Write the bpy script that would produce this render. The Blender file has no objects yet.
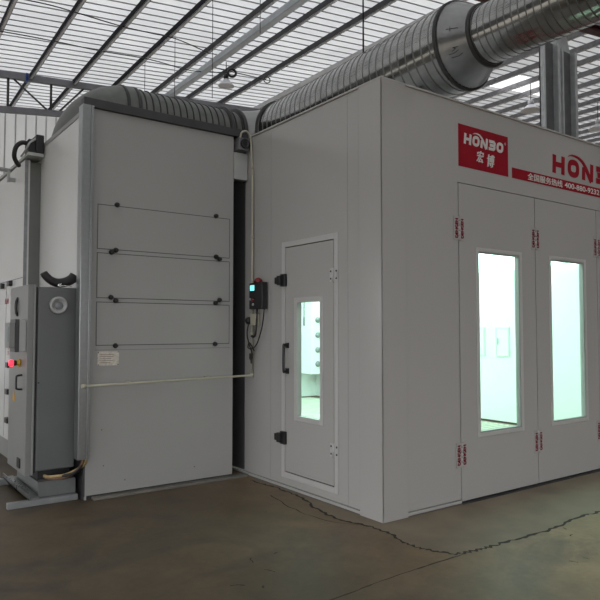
import bpy, math, random
from mathutils import Vector, Matrix
random.seed(7)
C = bpy.context.scene.collection
sc = bpy.context.scene

# ------------------------------------------------------------------ materials
def mat(name, col, rough=0.5, metal=0.0, var=0.06, scale=6.0, bump=0.0, rvar=0.0, coat=0.0, stretch=None, spec=0.5):
    m = bpy.data.materials.new(name); m.use_nodes = True
    nt = m.node_tree; b = nt.nodes['Principled BSDF']
    tc = nt.nodes.new('ShaderNodeTexCoord'); mp = nt.nodes.new('ShaderNodeMapping')
    nt.links.new(tc.outputs['Object'], mp.inputs[0])
    if stretch: mp.inputs['Scale'].default_value = stretch
    n = nt.nodes.new('ShaderNodeTexNoise'); n.inputs['Scale'].default_value = scale
    n.inputs['Detail'].default_value = 5.0
    nt.links.new(mp.outputs[0], n.inputs['Vector'])
    r = nt.nodes.new('ShaderNodeValToRGB')
    r.color_ramp.elements[0].position = 0.3; r.color_ramp.elements[1].position = 0.7
    r.color_ramp.elements[0].color = tuple(max(0, c*(1-var)) for c in col) + (1,)
    r.color_ramp.elements[1].color = tuple(min(1, c*(1+var)) for c in col) + (1,)
    nt.links.new(n.outputs['Fac'], r.inputs[0]); nt.links.new(r.outputs[0], b.inputs['Base Color'])
    b.inputs['Metallic'].default_value = metal
    b.inputs['Roughness'].default_value = rough
    b.inputs['Specular IOR Level'].default_value = spec
    if coat: b.inputs['Coat Weight'].default_value = coat
    if rvar:
        mr = nt.nodes.new('ShaderNodeMapRange')
        mr.inputs['To Min'].default_value = max(0.02, rough-rvar); mr.inputs['To Max'].default_value = min(1, rough+rvar)
        nt.links.new(n.outputs['Fac'], mr.inputs['Value']); nt.links.new(mr.outputs[0], b.inputs['Roughness'])
    if bump:
        bp = nt.nodes.new('ShaderNodeBump'); bp.inputs['Strength'].default_value = bump; bp.inputs['Distance'].default_value = 0.02
        nt.links.new(n.outputs['Fac'], bp.inputs['Height']); nt.links.new(bp.outputs[0], b.inputs['Normal'])
    return m

def emit(name, col, strength):
    m = bpy.data.materials.new(name); m.use_nodes = True
    b = m.node_tree.nodes['Principled BSDF']
    b.inputs['Base Color'].default_value = (*col, 1); b.inputs['Roughness'].default_value = 0.3
    b.inputs['Emission Color'].default_value = (*col, 1); b.inputs['Emission Strength'].default_value = strength
    return m

def glass(name, col, gl=0.08):
    m = bpy.data.materials.new(name); m.use_nodes = True
    nt = m.node_tree; nt.nodes.clear()
    o = nt.nodes.new('ShaderNodeOutputMaterial'); t = nt.nodes.new('ShaderNodeBsdfTransparent')
    g = nt.nodes.new('ShaderNodeBsdfGlossy'); mx = nt.nodes.new('ShaderNodeMixShader'); f = nt.nodes.new('ShaderNodeMath'); lw = nt.nodes.new('ShaderNodeLayerWeight'); pw = nt.nodes.new('ShaderNodeMath')
    n = nt.nodes.new('ShaderNodeTexNoise'); n.inputs['Scale'].default_value = 0.8
    bp = nt.nodes.new('ShaderNodeBump'); bp.inputs['Strength'].default_value = gl; bp.inputs['Distance'].default_value = 0.01
    lw.inputs['Blend'].default_value = 0.5; pw.operation = 'POWER'; pw.inputs[1].default_value = 5.0
    f.operation = 'MULTIPLY_ADD'; f.inputs[1].default_value = 0.96; f.inputs[2].default_value = 0.04
    nt.links.new(lw.outputs['Facing'], pw.inputs[0]); nt.links.new(pw.outputs[0], f.inputs[0])
    t.inputs['Color'].default_value = (*col, 1); g.inputs['Roughness'].default_value = 0.02
    nt.links.new(n.outputs['Fac'], bp.inputs['Height']); nt.links.new(bp.outputs[0], g.inputs['Normal'])
    nt.links.new(f.outputs[0], mx.inputs[0]); nt.links.new(t.outputs[0], mx.inputs[1]); nt.links.new(g.outputs[0], mx.inputs[2])
    nt.links.new(mx.outputs[0], o.inputs['Surface'])
    return m

WHITE  = mat('white_panel_paint', (0.425, 0.415, 0.40), 0.2, var=0.012, scale=0.9)
UNITW  = mat('cabinet_dim_paint', (0.35, 0.345, 0.333), 0.2, var=0.015, scale=0.8)  # darker copy of the cabinet white: dimmer light on the front put in
SIDEW  = mat('cabinet_lit_paint', (0.64, 0.64, 0.63), 0.22, var=0.015, scale=0.8)  # paler copy: light on the left-facing sides put into the colour
TRIMW  = mat('white_aluminium_trim', (0.49, 0.485, 0.475), 0.32, var=0.02)
INWALL = mat('booth_inner_wall', (0.80, 0.82, 0.81), 0.5, var=0.02)
SEAM   = mat('dark_seam', (0.10, 0.10, 0.10), 0.7)
LSEAM  = mat('grey_seam', (0.30, 0.30, 0.30), 0.6)
GALV   = mat('galvanised_steel', (0.24, 0.25, 0.25), 0.3, metal=0.8, var=0.16, scale=22, rvar=0.12, bump=0.02)
GALVD  = mat('dull_galvanised_steel', (0.27, 0.28, 0.29), 0.5, metal=0.6, var=0.2, scale=14, rvar=0.1)
DUCT   = mat('duct_steel', (0.29, 0.29, 0.28), 0.16, metal=1.0, var=0.16, scale=9, rvar=0.1, bump=0.015)
DUCTC  = mat('duct_cone_steel', (0.26, 0.26, 0.255), 0.32, metal=1.0, var=0.18, scale=5, rvar=0.08, bump=0.02)
FOIL   = mat('grey_foil_duct', (0.13, 0.135, 0.125), 0.48, metal=0.55, var=0.2, scale=8, rvar=0.1, bump=0.25)
FLANGE = mat('dark_flange', (0.05, 0.05, 0.05), 0.55, metal=0.4)
CHANNEL= mat('dark_channel', (0.055, 0.055, 0.057), 0.5, metal=0.3, var=0.15)
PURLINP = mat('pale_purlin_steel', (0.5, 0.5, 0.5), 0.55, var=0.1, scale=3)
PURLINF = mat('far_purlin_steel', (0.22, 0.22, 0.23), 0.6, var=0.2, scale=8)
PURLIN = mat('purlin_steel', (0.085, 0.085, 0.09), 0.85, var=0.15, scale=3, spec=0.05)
PURLIND= mat('dark_purlin_steel', (0.028, 0.028, 0.032), 0.85, var=0.15, scale=3, spec=0.05)  # darker copy for the left purlins, their dimmer light put in the colour
RED    = mat('sign_red', (0.30, 0.006, 0.018), 0.6, var=0.05, spec=0.15)
HRED = mat('hinge_lettering_red', (0.16, 0.004, 0.012), 0.6, var=0.05, spec=0.1)
LWHITE = mat('lettering_white', (0.68, 0.66, 0.64), 0.45, var=0.03)
LRED   = mat('lettering_red', (0.30, 0.006, 0.018), 0.6, var=0.05, spec=0.15)
BLACK  = mat('black_plastic', (0.012, 0.012, 0.013), 0.4, var=0.1)
RUBBER = mat('black_rubber', (0.02, 0.017, 0.017), 0.55, var=0.15, scale=20)
CHROME = mat('chrome', (0.7, 0.7, 0.7), 0.2, metal=1.0, var=0.05)
ECAB   = mat('grey_cabinet_enamel', (0.125, 0.132, 0.130), 0.45, var=0.05, scale=3, rvar=0.06)
EDOOR  = mat('grey_cabinet_door', (0.205, 0.208, 0.20), 0.42, var=0.04, scale=3, rvar=0.05)
EPALE  = mat('pale_grey_plastic', (0.42, 0.43, 0.42), 0.45, var=0.04)
ROOFW  = mat('roof_post_white', (0.6, 0.6, 0.6), 0.6)
WALLW  = mat('ribbed_wall_sheet', (0.86, 0.865, 0.86), 0.55, var=0.04, scale=1.5)
nt = WALLW.node_tree; pb = nt.nodes['Principled BSDF']; tl = nt.nodes.new('ShaderNodeBsdfTranslucent'); tl.inputs['Color'].default_value = (.8,.81,.8,1)
mxw = nt.nodes.new('ShaderNodeMixShader'); mxw.inputs[0].default_value = 0.13  # translucence added to brighten the back wall
nt.links.new(pb.outputs[0], mxw.inputs[1]); nt.links.new(tl.outputs[0], mxw.inputs[2]); nt.links.new(mxw.outputs[0], nt.nodes['Material Output'].inputs['Surface'])
WALLG  = mat('wall_rib_joint', (0.5, 0.505, 0.5), 0.6)
CREAM  = mat('cream_conduit', (0.44, 0.42, 0.33), 0.4, var=0.06)
BRASS  = mat('yellow_tan_cable', (0.40, 0.30, 0.14), 0.45, var=0.15, scale=30)
BROWNC = mat('brown_cable', (0.16, 0.09, 0.05), 0.5, var=0.15, scale=30)
YELLOW = mat('yellow_plastic', (0.55, 0.36, 0.02), 0.45)
ORANGE = mat('orange_sticker', (0.5, 0.27, 0.02), 0.5)
PLATE  = mat('printed_metal_plate', (0.66, 0.61, 0.54), 0.25, metal=0.2, var=0.2, scale=45)
GREEN  = mat('green_cable', (0.03, 0.06, 0.045), 0.6)
PRIMER = mat('red_primer_steel', (0.075, 0.02, 0.022), 0.6, var=0.2)
LAMPW  = mat('lamp_shade_white', (0.75, 0.76, 0.8), 0.3, var=0.02)
DOME   = mat('red_beacon_dome', (0.20, 0.008, 0.012), 0.25)
GRATE  = mat('grating_steel', (0.7, 0.7, 0.62), 0.55, metal=0.2, var=0.1)
PIT    = mat('pit_floor', (0.42, 0.38, 0.31), 0.8, var=0.1)
CRACK  = mat('crack_dark', (0.035, 0.03, 0.024), 0.9, var=0.3, scale=30)
JOINT  = mat('saw_cut_dark', (0.045, 0.04, 0.03), 0.9, var=0.3, scale=20)
GASKET = mat('window_gasket_grey', (0.30,0.31,0.30), .5, var=.03)
PANE   = glass('window_glass', (0.93, 1.0, 0.97))
SKYL   = glass('skylight_sheet', (0.97, 0.97, 0.97))
BOOTHL = emit('booth_lamp_diffuser', (0.76, 1.0, 0.93), 4.1)
SCREEN = emit('cyan_screen', (0.25, 0.85, 0.8), 0.9)
REDGLOW = emit('red_stop_glow', (1.0, 0.04, 0.08), 1.4)  # emission added so the stop button looks lit
TSCREEN= emit('dim_touch_screen', (0.10, 0.13, 0.13), 0.15)

# translucent roof sheet: white-painted, lets daylight through
ROOF = bpy.data.materials.new('white_roof_sheet'); ROOF.use_nodes = True
nt = ROOF.node_tree; nt.nodes.clear()
o_ = nt.nodes.new('ShaderNodeOutputMaterial'); d_ = nt.nodes.new('ShaderNodeBsdfDiffuse'); t_ = nt.nodes.new('ShaderNodeBsdfTranslucent'); mx_ = nt.nodes.new('ShaderNodeMixShader')
n_ = nt.nodes.new('ShaderNodeTexNoise'); n_.inputs['Scale'].default_value = 0.7; n_.inputs['Detail'].default_value = 6
r_ = nt.nodes.new('ShaderNodeValToRGB')
r_.color_ramp.elements[0].position = 0.35; r_.color_ramp.elements[1].position = 0.65
r_.color_ramp.elements[0].color = (0.70, 0.71, 0.72, 1); r_.color_ramp.elements[1].color = (0.80, 0.81, 0.82, 1)
tc_ = nt.nodes.new('ShaderNodeTexCoord')
nt.links.new(tc_.outputs['Object'], n_.inputs['Vector']); nt.links.new(n_.outputs['Fac'], r_.inputs[0])
nt.links.new(r_.outputs[0], d_.inputs['Color']); nt.links.new(r_.outputs[0], t_.inputs['Color'])
mx_.inputs[0].default_value = 0.41
nt.links.new(d_.outputs[0], mx_.inputs[1]); nt.links.new(t_.outputs[0], mx_.inputs[2]); nt.links.new(mx_.outputs[0], o_.inputs['Surface'])

# stained concrete floor
FLOOR = bpy.data.materials.new('stained_concrete'); FLOOR.use_nodes = True
nt = FLOOR.node_tree; b = nt.nodes['Principled BSDF']
tc = nt.nodes.new('ShaderNodeTexCoord')
def noise(scale, detail=6, dist=0.0, rough=0.55):
    n = nt.nodes.new('ShaderNodeTexNoise'); n.inputs['Scale'].default_value = scale; n.inputs['Detail'].default_value = detail
    n.inputs['Distortion'].default_value = dist; n.inputs['Roughness'].default_value = rough
    nt.links.new(tc.outputs['Object'], n.inputs['Vector']); return n
def ramp(src, a, ca, bb, cb):
    r = nt.nodes.new('ShaderNodeValToRGB'); r.color_ramp.elements[0].position = a; r.color_ramp.elements[1].position = bb
    r.color_ramp.elements[0].color = (*ca, 1); r.color_ramp.elements[1].color = (*cb, 1)
    nt.links.new(src, r.inputs[0]); return r
def mixc(f, a, bb, mode='MIX', fac=None):
    m = nt.nodes.new('ShaderNodeMixRGB'); m.blend_type = mode
    if fac is not None: m.inputs[0].default_value = fac
    else: nt.links.new(f, m.inputs[0])
    nt.links.new(a, m.inputs[1]); nt.links.new(bb, m.inputs[2]); return m
n1 = noise(0.55, 7, 0.6); n2 = noise(3.2, 8, 0.3, 0.65); n3 = noise(24, 4); n4 = noise(0.9, 5, 1.2)
base = ramp(n1.outputs['Fac'], 0.32, (0.074, 0.055, 0.033), 0.68, (0.150, 0.118, 0.073))
stain = ramp(n4.outputs['Fac'], 0.50, (0, 0, 0), 0.66, (1, 1, 1))
dark = nt.nodes.new('ShaderNodeRGB'); dark.outputs[0].default_value = (0.074, 0.060, 0.045, 1)
m1 = mixc(stain.outputs[0], base.outputs[0], dark.outputs[0])
mott = ramp(n2.outputs['Fac'], 0.3, (0.80, 0.79, 0.77), 0.7, (1.15, 1.14, 1.12))
m2 = mixc(None, m1.outputs[0], mott.outputs[0], 'MULTIPLY', 1.0)
grain = ramp(n3.outputs['Fac'], 0.3, (0.92, 0.92, 0.92), 0.7, (1.06, 1.06, 1.06))
m3 = mixc(None, m2.outputs[0], grain.outputs[0], 'MULTIPLY', 1.0)
# floor colour paler in front of the booth, darker towards the grey cabinet
sx = nt.nodes.new('ShaderNodeSeparateXYZ'); nt.links.new(tc.outputs['Object'], sx.inputs[0])
ad = nt.nodes.new('ShaderNodeMath'); ad.operation = 'MULTIPLY_ADD'; ad.inputs[1].default_value = 1.6
nt.links.new(n4.outputs['Fac'], ad.inputs[0]); nt.links.new(sx.outputs['X'], ad.inputs[2])
side_blend = nt.nodes.new('ShaderNodeMapRange'); side_blend.interpolation_type = 'SMOOTHSTEP'
side_blend.inputs['From Min'].default_value = -0.9; side_blend.inputs['From Max'].default_value = 1.5; side_blend.inputs['To Min'].default_value = 0.0; side_blend.inputs['To Max'].default_value = 1.0
nt.links.new(ad.outputs[0], side_blend.inputs['Value'])
darker_side = nt.nodes.new('ShaderNodeRGB'); darker_side.outputs[0].default_value = (0.80, 0.76, 0.72, 1)
pale = nt.nodes.new('ShaderNodeRGB'); pale.outputs[0].default_value = (2.15, 2.02, 1.85, 1)
wc = mixc(side_blend.outputs[0], darker_side.outputs[0], pale.outputs[0])
m3 = mixc(None, m3.outputs[0], wc.outputs[0], 'MULTIPLY', 1.0)
nt.links.new(m3.outputs[0], b.inputs['Base Color'])
rr = nt.nodes.new('ShaderNodeMapRange'); rr.inputs['To Min'].default_value = 0.38; rr.inputs['To Max'].default_value = 0.75
nt.links.new(n1.outputs['Fac'], rr.inputs['Value']); nt.links.new(rr.outputs[0], b.inputs['Roughness'])
bp = nt.nodes.new('ShaderNodeBump'); bp.inputs['Strength'].default_value = 0.12; bp.inputs['Distance'].default_value = 0.02
nt.links.new(n2.outputs['Fac'], bp.inputs['Height']); nt.links.new(bp.outputs[0], b.inputs['Normal'])

# ------------------------------------------------------------------ mesh builder
ORIG = {}
# the hall stands turned 2.4 degrees against the booth and its purlins climb slightly towards the back
HALL = False
TH = math.radians(2.39)
def hall(p):
    X, Y = p[0]+3.484, p[1]+3.681
    return Vector((math.cos(TH)*X+math.sin(TH)*Y-3.484, -math.sin(TH)*X+math.cos(TH)*Y-3.681, p[2]+0.021*Y*min(1.0, max(0.0, p[2])/5.0)))
class MB:
    def __init__(s): s.v = []; s.f = []; s.m = []; s.sm = []
    def face(s, idx, mi=0, smooth=False): s.f.append(idx); s.m.append(mi); s.sm.append(smooth)
    def box(s, x0, x1, y0, y1, z0, z1, mi=0):
        i = len(s.v)
        s.v += [(x0,y0,z0),(x1,y0,z0),(x1,y1,z0),(x0,y1,z0),(x0,y0,z1),(x1,y0,z1),(x1,y1,z1),(x0,y1,z1)]
        for q in ((0,3,2,1),(4,5,6,7),(0,1,5,4),(1,2,6,5),(2,3,7,6),(3,0,4,7)): s.face([i+k for k in q], mi)
        return s
    def hexa(s, bot, top, mi=0):
        i = len(s.v); s.v += [tuple(p) for p in bot] + [tuple(p) for p in top]; n = len(bot)
        s.face([i+k for k in reversed(range(n))], mi); s.face([i+n+k for k in range(n)], mi)
        for k in range(n): s.face([i+k, i+(k+1) % n, i+n+(k+1) % n, i+n+k], mi)
        return s
    def rings(s, rs, mi=0, cap=True, smooth=True, mis=None):
        n = len(rs[0]); i = len(s.v)
        for r in rs: s.v += [tuple(p) for p in r]
        for a in range(len(rs)-1):
            for k in range(n):
                s.face([i+a*n+k, i+a*n+(k+1) % n, i+(a+1)*n+(k+1) % n, i+(a+1)*n+k], mis[a] if mis else mi, smooth)
        if cap:
            s.face([i+k for k in reversed(range(n))], mi); s.face([i+(len(rs)-1)*n+k for k in range(n)], mi)
        return s
    def tube(s, path, r, n=10, mi=0, cap=True):
        P = [Vector(p) for p in path]; rs = []; up = None
        for k, p in enumerate(P):
            t = (P[min(k+1, len(P)-1)] - P[max(k-1, 0)]).normalized()
            if up is None:
                up = Vector((0,0,1)) if abs(t.z) < 0.9 else Vector((1,0,0))
            a = t.cross(up)
            if a.length < 1e-4: a = t.cross(Vector((0.3,1,0.2)))
            a.normalize(); bb = a.cross(t).normalized(); up = bb
            rad = r[k] if isinstance(r, (list, tuple)) else r
            rs.append([p + rad*(math.cos(2*math.pi*j/n)*a + math.sin(2*math.pi*j/n)*bb) for j in range(n)])
        return s.rings(rs, mi, cap)
    def lathe(s, c, ax, prof, n=24, mi=0, cap=True, mis=None):
        c = Vector(c); ax = Vector(ax).normalized()
        a = ax.cross(Vector((0,0,1)) if abs(ax.z) < 0.9 else Vector((1,0,0))).normalized(); bb = ax.cross(a)
        rs = [[c + ax*h + max(r, 1e-4)*(math.cos(2*math.pi*j/n)*a + math.sin(2*math.pi*j/n)*bb) for j in range(n)] for h, r in prof]
        return s.rings(rs, mi, cap, mis=mis)
    def hoops(s, c, ax, prof, n=64, mis=None):
        for k in range(len(prof)-1): s.lathe(c, ax, prof[k:k+2], n, mis[k] if mis else 0, cap=False)
        return s
    def cyl(s, c, ax, r, h, n=20, mi=0): return s.lathe(c, ax, [(0, r), (h, r)], n, mi)
    def stroke(s, pts, w, mp, mi=0, closed=False):
        # flat raised ribbon: pts in the plane, w width (number or list), mp(a, b, t) -> point, t 0 back / 1 front
        n = len(pts); L = []; R = []
        for k in range(n):
            if closed: p0, p1 = pts[k-1], pts[(k+1) % n]
            else: p0, p1 = pts[max(k-1, 0)], pts[min(k+1, n-1)]
            dx, dy = p1[0]-p0[0], p1[1]-p0[1]; l = math.hypot(dx, dy) or 1
            ww = (w[k] if isinstance(w, (list, tuple)) else w)/2
            L.append((pts[k][0]-dy/l*ww, pts[k][1]+dx/l*ww)); R.append((pts[k][0]+dy/l*ww, pts[k][1]-dx/l*ww))
        i = len(s.v); s.lay = getattr(s, 'lay', 0)+1; e = 0.08*s.lay
        for a, b_ in zip(L, R): s.v += [tuple(mp(*b_, 1+e)), tuple(mp(*a, 1+e)), tuple(mp(*b_, 0)), tuple(mp(*a, 0))]
        for k in range(n if closed else n-1):
            j = (k+1) % n; p, q = i+4*k, i+4*j
            s.face([p, q, q+1, p+1], mi); s.face([p+2, q+2, q, p], mi); s.face([p+1, q+1, q+3, p+3], mi)
        return s
    def text(s, body, mp, x0, x1, z0, z1, mi=0, lay=1.0, bold=0.0, rot=False, shear=0.0):
        cu = bpy.data.curves.new('lettering_source', 'FONT'); cu.body = body; cu.offset = bold; cu.shear = shear; cu.resolution_u = 4
        ob = bpy.data.objects.new('lettering_source', cu); C.objects.link(ob)
        bpy.context.view_layer.update()
        ev = ob.evaluated_get(bpy.context.evaluated_depsgraph_get()); me = ev.to_mesh()
        vs = [v.co.copy() for v in me.vertices]; fs = [list(p.vertices) for p in me.polygons]
        ev.to_mesh_clear(); bpy.data.objects.remove(ob); bpy.data.curves.remove(cu)
        if not vs: return s
        if rot: vs = [Vector((-v.y, v.x, 0)) for v in vs]
        ax, bx = min(v.x for v in vs), max(v.x for v in vs); ay, by = min(v.y for v in vs), max(v.y for v in vs)
        i = len(s.v)
        for v in vs: s.v.append(tuple(mp(x0+(v.x-ax)/(bx-ax or 1)*(x1-x0), z0+(v.y-ay)/(by-ay or 1)*(z1-z0), lay)))
        for f in fs: s.face([i+k for k in f], mi)
        return s
    def build(s, name, mats, parent=None, bevel=0.0, origin=None):
        if not isinstance(mats, (list, tuple)): mats = [mats]
        og = Vector(origin) if origin is not None else (ORIG[parent.name] if parent else Vector((0,0,0)))
        me = bpy.data.meshes.new(name)
        if HALL and not parent: og = hall(og)
        me.from_pydata([(hall(v) if HALL else Vector(v))-og for v in s.v], [], s.f)
        for m in mats: me.materials.append(m)
        for p, mi, sm in zip(me.polygons, s.m, s.sm): p.material_index = mi; p.use_smooth = sm
        me.update()
        ob = bpy.data.objects.new(name, me); C.objects.link(ob)
        if parent: ob.parent = parent; ob.location = (0,0,0); ORIG[ob.name] = og
        else: ob.location = og; ORIG[ob.name] = og
        if bevel:
            bm = ob.modifiers.new('edge', 'BEVEL'); bm.width = bevel; bm.segments = 2; bm.limit_method = 'ANGLE'; bm.angle_limit = math.radians(50)
        return ob

def tag(o, label, cat, group=None):
    o['label'] = label; o['category'] = cat
    if group: o['group'] = group
    return o
def thing(name, label, cat, loc=(0,0,0), group=None):
    if HALL: loc = hall(loc)
    o = bpy.data.objects.new(name, None); C.objects.link(o); o.location = loc; o.empty_display_size = 0.1
    ORIG[o.name] = Vector(loc); return tag(o, label, cat, group)
def struct(o): o['kind'] = 'structure'; return o
def smooth_path(pts, n=6):
    P = [Vector(p) for p in pts]; out = []
    for i in range(len(P)-1):
        p0 = P[max(i-1, 0)]; p1 = P[i]; p2 = P[i+1]; p3 = P[min(i+2, len(P)-1)]
        for k in range(n):
            t = k/n
            out.append(0.5*((2*p1)+(p2-p0)*t+(2*p0-5*p1+4*p2-p3)*t*t+(-p0+3*p1-3*p2+p3)*t*t*t))
    out.append(P[-1]); return out
def wall_with_holes(mb, u0, u1, z0, z1, holes, put, mi=0):
    # holes: list of (ua, ub, za, zb), apart along u; put(ua, ub, za, zb, mi) adds a box
    u = u0
    for a, b_, za, zb in sorted(holes):
        if a > u: put(u, a, z0, z1, mi)
        if za > z0: put(a, b_, z0, za, mi)
        if zb < z1: put(a, b_, zb, z1, mi)
        u = b_
    if u < u1: put(u, u1, z0, z1, mi)

# ------------------------------------------------------------------ setting
HALL = True
SL = 0.085                                   # roof pitch, rising towards +x
def rz(x): return 7.62 + SL*(x+3.484)        # underside of the roof sheet
mb = MB(); mb.box(-60, 70, -60, 40, -0.25, 0.0)
struct(mb.build('floor', FLOOR))

mb = MB(); mb.box(-60,70,-60,-15.2,0,.004); mb.box(-60,-11.2,-15.2,40,0,.004)
struct(mb.build('ground', mat('bounce_paving', (0.52,0.48,0.42), .9, var=.08, scale=.5)))  # unseen pale ground added to bounce light in through the openings
X0, X1, Y0, Y1 = -11.0, 46.0, -15.0, 17.35
HX0, HX1, HY0, HY1 = 12.28, 15.9, 8.6, 9.75
FX0, FX1, FY0, FY1 = 11.2, 14.4, -12.7, -11.3
mb = MB()
def sheet(xa, xb, ya, yb, t=0.004):
    mb.hexa([(xa,ya,rz(xa)),(xb,ya,rz(xb)),(xb,yb,rz(xb)),(xa,yb,rz(xa))], [(xa,ya,rz(xa)+t),(xb,ya,rz(xb)+t),(xb,yb,rz(xb)+t),(xa,yb,rz(xa)+t)], 0)
i = len(mb.v)
for xa, xb, ya, yb in ((X0,9.0,HY0,HY1),(9.0,HX0,HY0,HY1),(HX1,X1,HY0,HY1),(X0,9.0,HY1,Y1),(9.0,X1,HY1,Y1),(X0,9.0,FY1,HY0),(9.0,X1,FY1,HY0),(X0,FX0,FY0,FY1),(FX1,X1,FY0,FY1),(X0,X1,Y0,FY0)):
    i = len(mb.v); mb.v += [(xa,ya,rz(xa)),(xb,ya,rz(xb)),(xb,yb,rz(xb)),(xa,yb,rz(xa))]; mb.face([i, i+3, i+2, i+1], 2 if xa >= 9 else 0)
k = 0; y = Y0+0.1
while y < Y1:
    segs = [(X0, X1)]
    if HY0-0.03 < y < HY1+0.03: segs = [(X0, HX0), (HX1, X1)]
    if FY0-0.03 < y < FY1+0.03: segs = [(X0, FX0), (FX1, X1)]
    for xa, xb in segs:
        d = 0.018; w0, w1 = 0.016, 0.010
        mb.hexa([(xa,y-w1,rz(xa)-d),(xb,y-w1,rz(xb)-d),(xb,y+w1,rz(xb)-d),(xa,y+w1,rz(xa)-d)],
                [(xa,y-w0,rz(xa)-0.001),(xb,y-w0,rz(xb)-0.001),(xb,y+w0,rz(xb)-0.001),(xa,y+w0,rz(xa)-0.001)], 1)
    y += 0.30
RIB = mat('roof_rib_steel', (0.36, 0.36, 0.365), 0.6)
FARROOF = ROOF.copy(); FARROOF.name = 'far_roof_less_translucent'  # far roof's darker look put into a less translucent copy
for nd in FARROOF.node_tree.nodes:
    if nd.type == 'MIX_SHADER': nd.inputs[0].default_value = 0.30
struct(mb.build('ceiling', [ROOF, RIB, FARROOF]))
mb = MB(); mb.hexa([(HX0,HY0,rz(HX0)+.02),(HX1,HY0,rz(HX1)+.02),(HX1,HY1,rz(HX1)+.02),(HX0,HY1,rz(HX0)+.02)],
                   [(HX0,HY0,rz(HX0)+.03),(HX1,HY0,rz(HX1)+.03),(HX1,HY1,rz(HX1)+.03),(HX0,HY1,rz(HX0)+.03)])
struct(mb.build('window_1', SKYL))
mb = MB(); mb.hexa([(FX0,FY0,rz(FX0)+.02),(FX1,FY0,rz(FX1)+.02),(FX1,FY1,rz(FX1)+.02),(FX0,FY1,rz(FX0)+.02)],
                   [(FX0,FY0,rz(FX0)+.03),(FX1,FY0,rz(FX1)+.03),(FX1,FY1,rz(FX1)+.03),(FX0,FY1,rz(FX0)+.03)])
struct(mb.build('window_2', SKYL))

# back wall: vertical ribbed sheet
mb = MB(); x = -11; i = len(mb.v); mb.v += [(-11,17.2,0),(46,17.2,0),(46,17.2,rz(46)-.03),(-11,17.2,rz(-11)-.03)]; mb.face([i,i+1,i+2,i+3], 0)
x = -10.92
while x < 12:
    mb.box(x-0.02, x+0.02, 17.185, 17.2, 0.0, rz(x)-0.06, 1); x += 0.295
struct(mb.build('wall_back', [WALLW, WALLG]))
FW = mat('wall_sheet_grey', (0.30,0.30,0.29), .6)
OH = 4.2  # unseen wall; opening height shaped for the light on the panels
mb = MB(); mb.hexa([(-11,-15.2,OH),(46,-15.2,OH),(46,-15.0,OH),(-11,-15.0,OH)],[(-11,-15.2,rz(-11)-.01),(46,-15.2,rz(46)-.01),(46,-15.0,rz(46)-.01),(-11,-15.0,rz(-11)-.01)])
mb.box(2.0,7.9,-15.2,-15.0,0,OH); mb.box(9.3,46,-15.2,-15.0,0,OH)
struct(mb.build('wall_front', FW))
mb = MB(); mb.box(-11.2,-11.0,-15.2,17.35,2.7,rz(-11)-.01)  # unseen wall, left open low down to shape the side light
struct(mb.build('wall_left', FW))
mb = MB(); mb.box(46,46.2,-15.2,17.35,0,rz(46)); struct(mb.build('wall_right', FW))

# purlins
meas = [-3.7, -2.5, -1.33, -0.17, 0.95, 2.03, 3.24, 4.36, 5.50, 6.88]
words = {-1.33: 'first dark steel roof purlin at the top left corner of the photo', -0.17: 'second dark steel roof purlin from the top left corner of the photo',
         0.95: 'third dark steel roof purlin from the top left corner of the photo', 2.03: 'fourth dark steel roof purlin from the left, ending above the cabinet duct',
         3.24: 'grey steel purlin just left of the pale galvanised channel', 4.36: 'grey steel purlin carrying the white pendant lamp over the cabinet',
         5.50: 'grey steel purlin with the small cable ring, right of the pendant lamp', 6.88: 'pale grey steel purlin nearest the long silver duct, running alongside its top'}
FLG = mat('pale_flange', (0.86,0.86,0.88), .5, var=.05)  # bottom flange coloured pale for the bright line along each purlin
allx = meas + [7.95 + 1.07*k for k in range(36)]
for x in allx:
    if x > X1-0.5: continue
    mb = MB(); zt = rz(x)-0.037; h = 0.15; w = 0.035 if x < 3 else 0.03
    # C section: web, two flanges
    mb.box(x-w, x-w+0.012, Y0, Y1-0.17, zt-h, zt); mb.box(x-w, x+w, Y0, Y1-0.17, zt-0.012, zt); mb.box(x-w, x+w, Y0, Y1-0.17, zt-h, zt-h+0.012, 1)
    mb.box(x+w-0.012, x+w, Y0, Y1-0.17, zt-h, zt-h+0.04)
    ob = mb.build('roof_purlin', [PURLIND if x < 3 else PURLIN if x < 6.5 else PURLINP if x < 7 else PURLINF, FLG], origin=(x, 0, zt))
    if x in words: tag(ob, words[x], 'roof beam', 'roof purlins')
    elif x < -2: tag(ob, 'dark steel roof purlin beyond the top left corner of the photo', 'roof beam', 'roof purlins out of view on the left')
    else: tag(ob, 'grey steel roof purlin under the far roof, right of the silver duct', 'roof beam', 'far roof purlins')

# galvanised channel hanging under the purlins
mb = MB(); x = 3.50; zt = rz(x)-0.19
mb.box(x-0.02, x, -10, 13.9, zt-0.15, zt); mb.box(x-0.02, x+0.14, -10, 13.9, zt-0.15, zt-0.14); mb.box(x+0.125, x+0.14, -10, 13.9, zt-0.15, zt-0.1)
tag(mb.build('galvanised_channel', mat('pale_galvanised', (0.74,0.79,0.84), 0.45, metal=0.1, var=0.08), origin=(x,0,zt)), 'pale bluish galvanised channel running under the roof purlins left of the pendant lamp', 'channel')

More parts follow.
